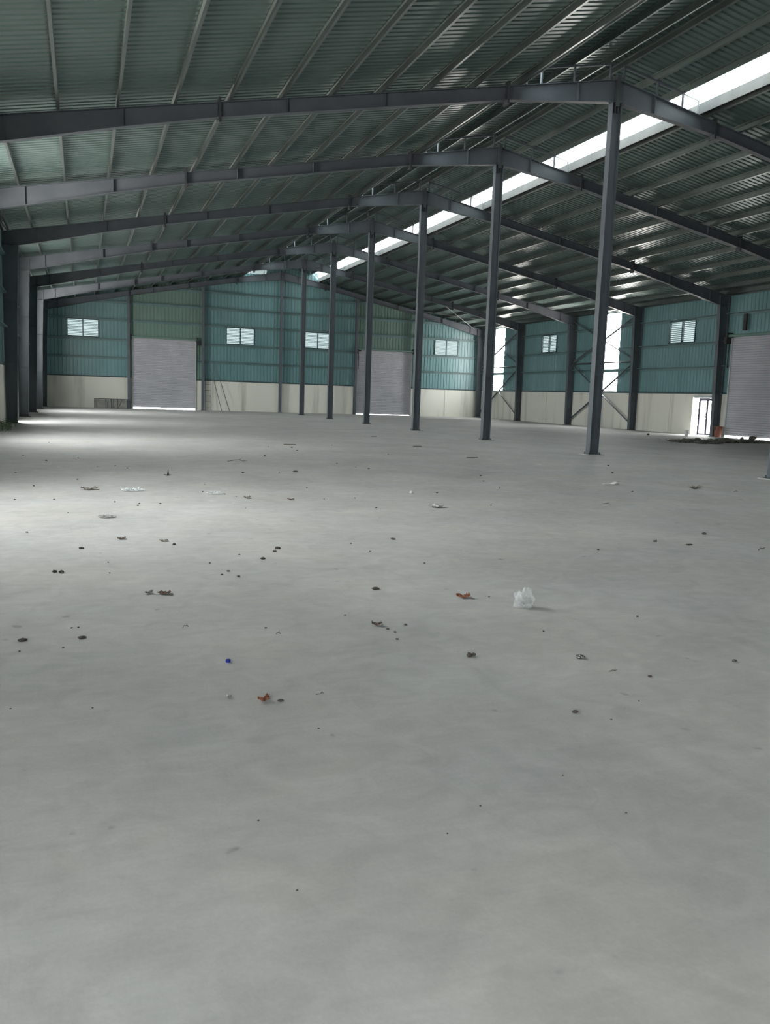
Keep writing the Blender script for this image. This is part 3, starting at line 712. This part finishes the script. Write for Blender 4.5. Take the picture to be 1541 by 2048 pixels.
LITTER = [
     ('plastic_bag', 3.01, 5.28, 0.202, 0.117, 'crumpled clear plastic bag standing up on the concrete floor, largest litter in the middle right', 'bag', 'bag'),
     ('dry_leaf', 2.7, 5.64, 0.114, 0.038, 'curled reddish brown dry leaf just left of the crumpled plastic bag', 'leaf', 'leafred'),
     ('dry_leaf', 0.81, 3.89, 0.064, 0.034, 'crumbled bright red-brown leaf lying nearest to the camera', 'leaf', 'leafred'),
     ('twig_scrap', 0.89, 3.87, 0.029, 0.012, 'small brown scrap beside the nearest red-brown leaf', 'scrap', 'clod'),
     ('twig_scrap', 1.1, 3.91, 0.04, 0.018, 'short grey bent twig right of the nearest red-brown leaf', 'twig', 'twig'),
     ('foil_scrap', 0.65, 3.98, 0.035, 0.022, 'small crumpled whitish foil scrap left of the nearest red-brown leaf', 'foil scrap', 'foil'),
     ('bottle_cap', 0.74, 4.53, 0.028, 0.02, 'tiny dark blue bottle cap on the near floor', 'bottle cap', 'cap'),
     ('dirt_clod', 2.13, 4.3, 0.059, 0.029, 'dark double clod of dirt on the near floor below the brown leaf', 'clod', 'clod2'),
     ('dirt_clod', 2.75, 4.11, 0.056, 0.03, 'black clod with whitish specks on the near floor at right', 'clod', 'clodw'),
     ('twig_scrap', 2.8, 3.85, 0.051, 0.02, 'thin grey twig scrap right of the black clod with white specks', 'twig', 'twig'),
     ('dirt_clod', 2.95, 3.72, 0.025, 0.014, 'small dark clod right of the thin grey twig scrap', 'clod', 'clod'),
     ('dirt_clod', 2.24, 3.36, 0.034, 0.015, 'flat dark clod nearest the camera at right', 'clod', 'clod'),
     ('dirt_clod', 3.64, 3.83, 0.036, 0.018, 'small grey-brown clod near the right edge of the near floor', 'clod', 'clodw'),
     ('dry_leaf', 1.8, 5.05, 0.072, 0.036, 'dark brown curled leaf in the middle of the near floor', 'leaf', 'leafdark'),
     ('grit_speck', 1.84, 4.95, 0.026, 0.023, 'tiny grit speck just right of the dark brown curled leaf', 'speck', 'clod'),
     ('grit_speck', 1.86, 4.87, 0.029, 0.013, 'tiny grit speck just in front and right of the dark brown curled leaf', 'speck', 'clod'),
     ('grit_speck', 1.82, 4.72, 0.025, 0.012, 'tiny grit speck in front and right of the dark brown curled leaf', 'speck', 'clod'),
     ('grit_speck', 1.99, 5.02, 0.03, 0.017, 'tiny grit speck right of the dark brown curled leaf', 'speck', 'clod'),
     ('grit_speck', 1.08, 5.15, 0.022, 0.016, 'tiny grit speck well behind and right of the blue bottle cap', 'speck', 'clod'),
     ('twig_scrap', 1.13, 5.0, 0.031, 0.022, 'tiny bent hook of twig left of the dark brown curled leaf', 'twig', 'twig'),
     ('twig_scrap', 0.59, 5.27, 0.038, 0.029, 'small forked twig on the left near floor', 'twig', 'twig'),
     ('dry_leaf', 0.54, 6.21, 0.1, 0.029, 'long dark brown leaf with a pale tip, left half of the floor', 'leaf', 'leafdark'),
     ('dry_leaf', 0.43, 6.24, 0.066, 0.033, 'greyish crumpled leaf just left of the long dark brown leaf', 'leaf', 'leafgrey'),
     ('dirt_clod', -0.03, 5.18, 0.048, 0.018, 'elongated dark clod at left, right one of two on the same line', 'clod', 'clod'),
     ('dirt_clod', -0.36, 5.21, 0.05, 0.018, 'elongated dark clod closest to the left edge of the near floor', 'clod', 'clod'),
     ('dirt_clod', 2.13, 6.04, 0.055, 0.023, 'grey-brown clod behind the dark brown curled leaf', 'clod', 'clod'),
     ('dirt_clod', -0.24, 7.13, 0.036, 0.024, 'dark round clod, left of a touching pair at far left', 'clod', 'clod'),
     ('dirt_clod', -0.19, 7.09, 0.04, 0.032, 'lighter grey clod, right of a touching pair at far left', 'clod', 'clodw'),
     ('dirt_clod', 1.75, 7.85, 0.048, 0.029, 'dark brown clod, upper of a close pair in the lit floor patch', 'clod', 'clod'),
     ('dirt_clod', 1.69, 7.71, 0.038, 0.024, 'dark brown clod, lower of a close pair in the lit floor patch', 'clod', 'clod'),
     ('dirt_clod', 1.51, 7.37, 0.041, 0.023, 'single dark brown clod just below the close pair', 'clod', 'clod'),
     ('grit_speck', 1.12, 6.9, 0.033, 0.017, 'tiny grit speck well in front and left of the close pair of dark clods', 'speck', 'clod'),
     ('grit_speck', 1.05, 6.78, 0.029, 0.016, 'tiny grit speck well right of the long leaf with a pale tip', 'speck', 'clod'),
     ('grit_speck', 1.17, 6.68, 0.037, 0.016, 'tiny grit speck well behind and right of the small forked twig', 'speck', 'clod'),
     ('dry_leaf', 0.34, 8.6, 0.08, 0.03, 'small brown leaf below the crumpled plastic wrapper', 'leaf', 'leafdark'),
     ('dry_leaf', 0.73, 8.43, 0.084, 0.025, 'flat brown leaf right of the small brown leaf in the lit patch', 'leaf', 'leafgrey'),
     ('grit_speck', 0.81, 8.22, 0.044, 0.024, 'tiny grit speck right of the leaf below the wrapper', 'speck', 'clod'),
     ('plastic_wrapper', 0.24, 10.1, 0.197, 0.058, 'oval crumpled grey plastic wrapper lying in the brightest floor patch at left', 'wrapper', 'wrapper'),
     ('leaf_litter', 0.06, 12.87, 0.233, 0.066, 'low grey heap of dry leaf on the shaded floor at left', 'leaf', 'leafgrey'),
     ('plastic_sheet', 0.66, 12.68, 0.329, 0.102, 'thin clear plastic sheet crumpled behind the oval wrapper', 'plastic sheet', 'film'),
     ('plastic_sheet', 1.79, 12.26, 0.278, 0.073, 'smaller clear plastic scrap right of the crumpled plastic sheet', 'plastic sheet', 'film'),
     ('rubber_scrap', 1.36, 14.94, 0.096, 0.096, 'black upright scrap standing on the shaded floor', 'scrap', 'black'),
     ('dry_leaf', 2.16, 11.7, 0.099, 0.049, 'small curled leaf right of the smaller clear plastic scrap', 'leaf', 'leafgrey'),
     ('dry_leaf', 2.74, 11.49, 0.092, 0.028, 'flat brown leaf alone right of the lit floor patch', 'leaf', 'leafdark'),
     ('paper_scrap', 4.57, 10.55, 0.207, 0.062, 'crumpled grey paper lying mid floor between the column row and the litter', 'paper', 'foil'),
     ('paper_scrap', 4.83, 12.15, 0.055, 0.047, 'tiny round white paper ball behind the crumpled grey paper', 'paper', 'ball'),
     ('grit_speck', 5.27, 12.16, 0.048, 0.032, 'tiny grit speck right of the white paper ball', 'speck', 'clod'),
     ('dirt_clod', 3.06, 8.17, 0.048, 0.026, 'single dark clod mid floor between the lit patch and the plastic bag', 'clod', 'clod'),
     ('paper_sheet', 9.29, 13.27, 0.356, 0.066, 'white sheet of paper with a raised corner in front of the nearest central column', 'sheet', 'paper'),
     ('grass_tuft', 10.58, 12.5, 0.239, 0.083, 'flattened tuft of dry grass on the right side of the floor', 'grass', 'tuft'),
     ('twig_scrap', 11.04, 11.97, 0.09, 0.036, 'short dark twig right of the flattened dry grass tuft', 'twig', 'twig'),
     ('dirt_clod', 6.93, 7.96, 0.059, 0.03, 'dark clod on the right floor, above the two flat chips', 'clod', 'clod'),
     ('wood_chip', 5.96, 7.61, 0.056, 0.022, 'left one of two flat dark chips on the right floor', 'chip', 'chip'),
     ('wood_chip', 6.21, 7.35, 0.071, 0.022, 'right one of two flat dark chips on the right floor', 'chip', 'chip'),
     ('twig_scrap', 6.84, 6.96, 0.118, 0.032, 'dark twig at the right edge of the picture', 'twig', 'twig'),
     ('paper_scrap', 10.19, 17.54, 0.215, 0.06, 'flat white paper scrap left of the nearest central column foot', 'paper', 'paper'),
     ('paper_scrap', 7.46, 10.76, 0.114, 0.03, 'flat pale paper scrap below the white sheet with a raised corner', 'paper', 'paper'),
     ('grit_speck', 10.81, 15.41, 0.076, 0.033, 'tiny grit speck behind the white sheet with a raised corner', 'speck', 'clod'),
     ('grit_speck', 12.0, 17.29, 0.073, 0.036, 'tiny grit speck well right of the white scrap by the column foot', 'speck', 'clod'),
     ('dirt_clod', -0.04, 8.15, 0.046, 0.023, 'small grey clod left of the small brown leaf', 'clod', 'clod'),
     ('grit_speck', -0.56, 9.14, 0.036, 0.02, 'tiny grit speck well left of the oval plastic wrapper', 'speck', 'clod'),
     ('grit_speck', 0.18, 7.46, 0.022, 0.013, 'tiny grit speck in front of the leaf below the wrapper', 'speck', 'clod'),
     ('grit_speck', 0.18, 7.01, 0.02, 0.012, 'tiny grit speck right of the touching pair of clods', 'speck', 'clod'),
     ('dry_branch', 3.09, 17.94, 0.408, 0.086, 'thin dry branch lying on the shaded floor behind the black upright scrap', 'branch', 'branch'),
     ('grit_speck', 2.76, 15.41, 0.065, 0.037, 'tiny grit speck in front of the thin dry branch', 'speck', 'clod'),
     ('dirt_clod', 3.8, 15.62, 0.086, 0.038, 'dark clod on the shaded floor right of the dry branch', 'clod', 'clod'),
     ('grit_speck', 7.37, 14.85, 0.059, 0.039, 'tiny grit speck in front of the long flat chip', 'speck', 'clod'),
     ('grit_speck', 6.94, 13.87, 0.046, 0.028, 'tiny grit speck well in front and left of the white scrap by the column foot', 'speck', 'clod'),
     ('grit_speck', 6.68, 12.72, 0.043, 0.034, 'tiny grit speck well in front of the long flat chip', 'speck', 'clod'),
     ('grit_speck', 5.47, 10.65, 0.036, 0.029, 'tiny grit speck well right of the crumpled grey paper', 'speck', 'clod'),
     ('grit_speck', 3.7, 4.85, 0.029, 0.014, 'tiny grit speck well behind and right of the black clod with white specks', 'speck', 'clod'),
     ('grit_speck', 2.83, 4.67, 0.02, 0.013, 'tiny grit speck in front of the clear plastic bag', 'speck', 'clod'),
     ('grit_speck', 2.91, 5.62, 0.019, 0.015, 'tiny grit speck right of the curled reddish brown leaf', 'speck', 'clod'),
     ('wood_chip', 5.67, 24.03, 0.351, 0.059, 'flat dark chip on the floor far behind the dry branch', 'chip', 'chip'),
     ('wood_chip', 10.15, 29.51, 0.223, 0.056, 'small flat dark chip left of the third central column foot', 'chip', 'chip'),
     ('wood_chip', 9.65, 23.91, 0.246, 0.046, 'flat dark chip in front of the third central column', 'chip', 'chip'),
     ('wood_chip', 9.4, 19.49, 0.283, 0.039, 'long flat dark chip in front of the second central column', 'chip', 'chip'),
     ('plastic_cup', 28.64, 34.79, 0.227, 0.303, 'small pale plastic cup standing by the debris heap near the glazed door', 'cup', 'cup'),
     ('rubber_scrap', 26.62, 35.16, 0.15, 0.125, 'small black lump near the foot of the right wall', 'scrap', 'clod'),
     ('grit_speck', 2.04, 11.9, 0.021, 0.018, 'tiny grit speck just left of the small curled leaf', 'speck', 'clod'),
     ('grit_speck', 3.24, 11.53, 0.029, 0.018, 'tiny grit speck right of the lone flat brown leaf', 'speck', 'clod'),
     ('grit_speck', 1.96, 10.71, 0.019, 0.016, 'tiny grit speck in front of the small curled leaf', 'speck', 'clod'),
     ('grit_speck', 0.64, 11.07, 0.038, 0.016, 'tiny grit speck in front of the clear plastic sheet', 'speck', 'clod'),
     ('grit_speck', 1.81, 13.54, 0.024, 0.02, 'tiny grit speck just behind the smaller clear plastic scrap', 'speck', 'clod'),
     ('grit_speck', 3.48, 15.56, 0.038, 0.024, 'tiny grit speck just left of the clod right of the dry branch', 'speck', 'clod'),
     ('grit_speck', 3.73, 11.61, 0.029, 0.018, 'tiny grit speck well left of the white paper ball', 'speck', 'clod'),
     ('grit_speck', 5.39, 22.6, 0.083, 0.034, 'tiny grit speck just in front of the flat chip behind the dry branch', 'speck', 'clod'),
     ('grit_speck', -0.86, 23.48, 0.039, 0.033, 'tiny grit speck well behind the grey heap of dry leaf', 'speck', 'clod'),
     ('grit_speck', -0.12, 18.55, 0.042, 0.026, 'tiny grit speck well behind and left of the clear plastic sheet', 'speck', 'clod'),
     ('grit_speck', 5.19, 17.51, 0.044, 0.027, 'tiny grit speck right of the clod right of the dry branch', 'speck', 'clod'),
     ('grit_speck', 1.65, 12.53, 0.03, 0.019, 'tiny grit speck just left of the smaller clear plastic scrap', 'speck', 'clod'),
     ('grit_speck', -0.19, 10.52, 0.024, 0.015, 'tiny grit speck left of the oval plastic wrapper', 'speck', 'clod'),
     ('grit_speck', 3.7, 10.58, 0.034, 0.017, 'tiny grit speck in front and left of the white paper ball', 'speck', 'clod'),
     ('grit_speck', -1.1, 15.42, 0.034, 0.021, 'tiny grit speck well left of the grey heap of dry leaf', 'speck', 'clod'),
     ('grit_speck', 0.23, 16.6, 0.028, 0.024, 'tiny grit speck behind the grey heap of dry leaf', 'speck', 'clod'),
     ('grit_speck', 1.93, 12.21, 0.022, 0.018, 'tiny grit speck just right of the smaller clear plastic scrap', 'speck', 'clod'),
     ('grit_speck', 0.37, 11.44, 0.039, 0.016, 'tiny grit speck behind the oval plastic wrapper', 'speck', 'clod'),
     ('grit_speck', 4.0, 19.48, 0.071, 0.029, 'tiny grit speck right of the thin dry branch', 'speck', 'clod'),
     ('grit_speck', 4.8, 22.9, 0.041, 0.035, 'tiny grit speck just left of the flat chip behind the dry branch', 'speck', 'clod'),
     ('grit_speck', 5.53, 16.34, 0.062, 0.026, 'tiny grit speck well behind and left of the white paper ball', 'speck', 'clod'),
     ('grit_speck', -0.86, 11.79, 0.033, 0.016, 'tiny grit speck well left of the clear plastic sheet', 'speck', 'clod'),
     ('grit_speck', 0.67, 11.26, 0.039, 0.016, 'tiny grit speck behind and right of the oval plastic wrapper', 'speck', 'clod'),
     ('grit_speck', -1.21, 19.1, 0.042, 0.026, 'tiny grit speck well behind and left of the grey heap of dry leaf', 'speck', 'clod'),
     ('grit_speck', -0.71, 17.88, 0.06, 0.025, 'tiny grit speck well left of the black upright scrap', 'speck', 'clod'),
     ('grit_speck', 0.76, 16.31, 0.047, 0.023, 'tiny grit speck left of the black upright scrap', 'speck', 'clod'),
     ('grit_speck', 5.26, 21.44, 0.066, 0.033, 'tiny grit speck behind the clod right of the dry branch', 'speck', 'clod'),
     ('grit_speck', 6.92, 23.92, 0.044, 0.037, 'tiny grit speck right of the flat chip behind the dry branch', 'speck', 'clod'),
     ('grit_speck', -0.11, 14.27, 0.04, 0.02, 'tiny grit speck well behind the oval plastic wrapper', 'speck', 'clod'),
     ('grit_speck', 5.36, 16.67, 0.031, 0.026, 'tiny grit speck well right of the clod right of the dry branch', 'speck', 'clod'),
     ('grit_speck', 0.56, 16.82, 0.038, 0.024, 'tiny grit speck behind the clear plastic sheet', 'speck', 'clod'),
     ('grit_speck', 3.34, 12.91, 0.04, 0.02, 'tiny grit speck behind and right of the lone flat brown leaf', 'speck', 'clod'),
     ('grit_speck', 7.46, 20.48, 0.039, 0.033, 'tiny grit speck left of the chip before the third column', 'speck', 'clod'),
     ('grit_speck', -0.71, 13.36, 0.044, 0.019, 'tiny grit speck well behind and left of the oval plastic wrapper', 'speck', 'clod'),
     ('grit_speck', -0.36, 4.99, 0.017, 0.008, 'tiny grit speck just in front of the long clod by the left edge', 'speck', 'clod'),
     ('grit_speck', -0.13, 5.01, 0.017, 0.009, 'tiny grit speck in front and left of the right long dark clod', 'speck', 'clod'),
     ('grit_speck', -0.09, 5.42, 0.019, 0.009, 'tiny grit speck just behind and left of the right long dark clod', 'speck', 'clod'),
     ('grit_speck', -0.05, 5.42, 0.019, 0.009, 'tiny grit speck just behind the right long dark clod', 'speck', 'clod'),
     ('grit_speck', 0.02, 4.0, 0.014, 0.007, 'tiny grit speck well in front of the right long dark clod', 'speck', 'clod'),
     ('grit_speck', -0.34, 4.08, 0.014, 0.007, 'tiny grit speck well in front of the long clod by the left edge', 'speck', 'clod'),
     ('grit_speck', 2.65, 3.41, 0.015, 0.008, 'tiny grit speck in front of the small clod right of the grey twig', 'speck', 'clod'),
     ('grit_speck', 2.36, 3.23, 0.014, 0.007, 'tiny grit speck right of the flat dark clod at right', 'speck', 'clod'),
     ('grit_speck', 0.98, 3.49, 0.014, 0.007, 'tiny grit speck well in front and right of the bright red-brown leaf', 'speck', 'clod'),
     ('grit_speck', 0.59, 2.3, 0.009, 0.005, 'tiny grit speck well in front of the bright red-brown leaf', 'speck', 'clod'),
     ('grit_speck', 0.56, 2.75, 0.011, 0.005, 'tiny grit speck well in front of the blue bottle cap', 'speck', 'clod'),
     ('grit_speck', 1.37, 2.63, 0.011, 0.006, 'tiny grit speck well in front and left of the flat dark clod at right', 'speck', 'clod'),
     ('grit_speck', 1.17, 2.48, 0.01, 0.005, 'tiny grit speck well in front of the dark double clod', 'speck', 'clod'),
     ('grit_speck', 1.81, 2.77, 0.012, 0.006, 'tiny grit speck well in front of the flat dark clod at right', 'speck', 'clod'),
     ('grit_speck', 1.87, 2.43, 0.011, 0.006, 'tiny grit speck well in front of the small clod right of the grey twig', 'speck', 'clod'),
     ('grit_speck', 1.02, 7.27, 0.026, 0.013, 'tiny grit speck well behind and right of the long leaf with a pale tip', 'speck', 'clod'),
     ('grit_speck', 1.34, 7.61, 0.028, 0.014, 'tiny grit speck left of the close pair of dark clods', 'speck', 'clod'),
     ('grit_speck', 2.54, 8.0, 0.031, 0.015, 'tiny grit speck left of the mid floor dark clod', 'speck', 'clod'),
     ('grit_speck', 2.6, 7.57, 0.029, 0.015, 'tiny grit speck in front and left of the mid floor dark clod', 'speck', 'clod'),
     ('grit_speck', 2.91, 6.93, 0.027, 0.014, 'tiny grit speck in front and right of the mid floor dark clod', 'speck', 'clod'),
     ('grit_speck', 0.93, 11.23, 0.039, 0.02, 'tiny grit speck in front and right of the clear plastic sheet', 'speck', 'clod'),
     ('grit_speck', -0.38, 11.75, 0.039, 0.02, 'tiny grit speck in front and left of the grey heap of dry leaf', 'speck', 'clod'),
     ('grit_speck', 4.99, 7.26, 0.031, 0.016, 'tiny grit speck well left of the left flat chip', 'speck', 'clod'),
     ('grit_speck', 8.93, 12.11, 0.052, 0.026, 'tiny grit speck in front and right of the white sheet with a raised corner', 'speck', 'clod'),
     ('grit_speck', 1.67, 5.34, 0.021, 0.01, 'tiny grit speck left of the dark brown curled leaf', 'speck', 'clod'),
]

for s, (nm, x, y, w, h, lb, cat, kind) in enumerate(LITTER):
    q = MB(); rr = random.Random(s); mat = kind; d = w * .8
    if kind == 'clod' and nm == 'grit_speck': w *= .85; lump(q, w, w * .8, max(.005, min(h, w * .45)), s, .4, 1)
    elif kind == 'black':
        crumple(q, w * 1.2, w * .7, h * .35, s, 8, 6, .3, .003); q.add([(-w * .1, -.01, 0), (w * .3, -.01, 0), (w * .22, -.01, h * .7), (w * .12, -.01, h * 1.35), (-w * .1, .012, 0), (w * .3, .012, 0), (w * .22, .012, h * .7), (w * .12, .012, h * 1.35)], [(0, 1, 2, 3), (7, 6, 5, 4), (0, 4, 5, 1), (1, 5, 6, 2), (2, 6, 7, 3), (3, 7, 4, 0)])
    elif kind in ('clod', 'clodw'):
        lump(q, w, w * .7, max(.008, h * .8), s, .5); lump(q, w * .5, w * .4, h * .5, s + 9, .5, 2, (w * .35, w * .1))

    elif kind == 'clod2': mat = 'clod'; lump(q, w * .5, w * .5, h * .9, s, .5, 2, (-w * .25, -w * .1)); lump(q, w * .4, w * .4, h * .7, s + 2, .5, 2, (w * .28, w * .12)); lump(q, w * .3, w * .2, h * .35, s + 5, .4)
    elif kind.startswith('leaf'):
        crumple(q, w, w * .62, h * 1.0, s, 12, 8, .7, .0015)
        if kind == 'leafred': crumple(q, w * .7, w * .5, h * .9, s + 7, 9, 7, .9, .0015)
        q.tube((w * .4, 0, .004), (w * .62, w * .12, .003), .0018, 5)
    elif kind in ('twig', 'branch'): mat = 'twig'; twig(q, w, h, s, r=.006 if kind == 'branch' else None)
    elif kind == 'chip': mat = 'clod'; q.box(-w / 2, w / 2, -w * .18, w * .18, 0, .012)
    elif kind in ('foil',): crumple(q, w, w * .8, h, s, 12, 10, .4, .001); lump(q, w * .5, w * .4, h * .8, s, .8, 3)
    elif kind == 'ball': mat = 'paper'; lump(q, w, w, h * .9, s, .35, 3)
    elif kind == 'paper':
        crumple(q, w, w * .6, min(h, .03), s, 8, 6, .2, .001, .05)
        if nm == 'paper_sheet': q.bar((w * .1, 0, .01), (w * .5, w * .1, h * .9), w * .3, .003)
    elif kind == 'cap':
        q.tube((0, 0, 0), (0, 0, h * .7), w / 2, 16); q.tube((0, 0, h * .7), (0, 0, h * .78), w / 2.4, 16)
    elif kind == 'cup': mat = 'paper'; q.tube((0, 0, 0), (0, 0, h), w * .35, 12, w * .5); q.tube((0, 0, h), (0, 0, h * 1.05), w * .53, 12)
    elif kind in ('film', 'wrapper'):
        crumple(q, w, w * .7, h * .55, s, 26, 18, .3, .0008, .3); crumple(q, w * .6, w * .4, h * .8, s + 3, 20, 14, .5, .0008, .4)
    elif kind == 'bag':
        lump(q, w * .72, w * .6, h * 1.15, s, .55, 4, (w * .08, 0)); crumple(q, w * .7, w * .5, h * .7, s + 4, 24, 18, .6, .0008, .4)
        crumple(q, w * .35, w * .3, h * 1.2, s + 8, 18, 14, .9, .0008, .4)
    elif kind == 'tuft':
        for k in range(50):
            a = rr.uniform(0, 6.28); r0 = rr.uniform(0, w * .2); L = rr.uniform(.3, .6) * w
            p = Vector((r0 * math.cos(a), r0 * math.sin(a) * .6, .003)); q.tube(p, p + Vector((L * math.cos(a + rr.uniform(-1, 1)), L * .7 * math.sin(a), rr.uniform(.1, .9) * h)), .004, 4, .001)
    o = q.build(nm, mat, smooth=kind not in ('chip', 'cap', 'cup'))
    o.location = (x, y, .0005); o.rotation_euler.z = rr.uniform(-.35, .35)
    if nm == 'grit_speck': tag(o, lb, cat, 'grit specks scattered on the floor')
    else:
        tag(o, lb, cat)

# long low heap of dirt and dry leaf in front of the right shutter
q = MB(); rr = random.Random(3)
for k in range(60):
    t = rr.random(); x = 23.4 + 5.8 * t + rr.gauss(0, .25); y = 29.0 + 1.2 * t + rr.gauss(0, .45)
    sub = MB(); lump(sub, rr.uniform(.3, .8), rr.uniform(.25, .6), rr.uniform(.04, .14), k, .5, 2)
    q.add([(vx + x, vy + y, vz) for vx, vy, vz in sub.v], sub.f)
for k in range(160):
    t = rr.random(); x = 23.2 + 6.2 * t; y = 29.0 + 1.2 * t + rr.gauss(0, .5); a = rr.uniform(0, 6.28)
    q.tube((x, y, .02), (x + .3 * math.cos(a), y + .3 * math.sin(a), rr.uniform(.03, .2)), .008, 4, .003)
tag(q.build('debris_heap', 'mound'), 'long low dark heap of dirt and dry leaves on the floor before the right shutter', 'debris', kind='stuff')
# stones lying in the gap below the right shutter
for k, (y, w, h, lb) in enumerate(((33.25, .12, .1, 'small stone in the lit gap under the right shutter'), (32.55, .5, .17, 'dark lump in the lit gap under the right shutter, larger of two'))):
    q = MB(); lump(q, .25, w, h, k + 20, .4, 2); o = q.build('stone', 'clod'); o.location = (XR - .15, y, 0); tag(o, lb, 'stone')
# weeds at the foot of the left wall
q = MB(); rr = random.Random(8)
for k in range(90):
    x = XL + .08 + rr.random() ** 2 * .55; y = 28.6 + rr.random() * 3.6; a = rr.uniform(0, 6.28); L = rr.uniform(.05, .2)
    p = Vector((x, y, 0)); t_ = p + Vector((max(.0, L * math.cos(a)), L * math.sin(a), rr.uniform(.05, .28)))
    q.tube(p, t_, .006, 4, .003)
    s_ = Vector((.04, .03, 0)); q.add([t_ - s_, t_ + Vector((.03, -.04, .01)), t_ + s_, t_ + Vector((-.03, .04, .02))], [(0, 1, 2, 3)])
tag(q.build('weeds', 'weed'), 'small green weeds growing at the foot of the left wall', 'weeds', kind='stuff')
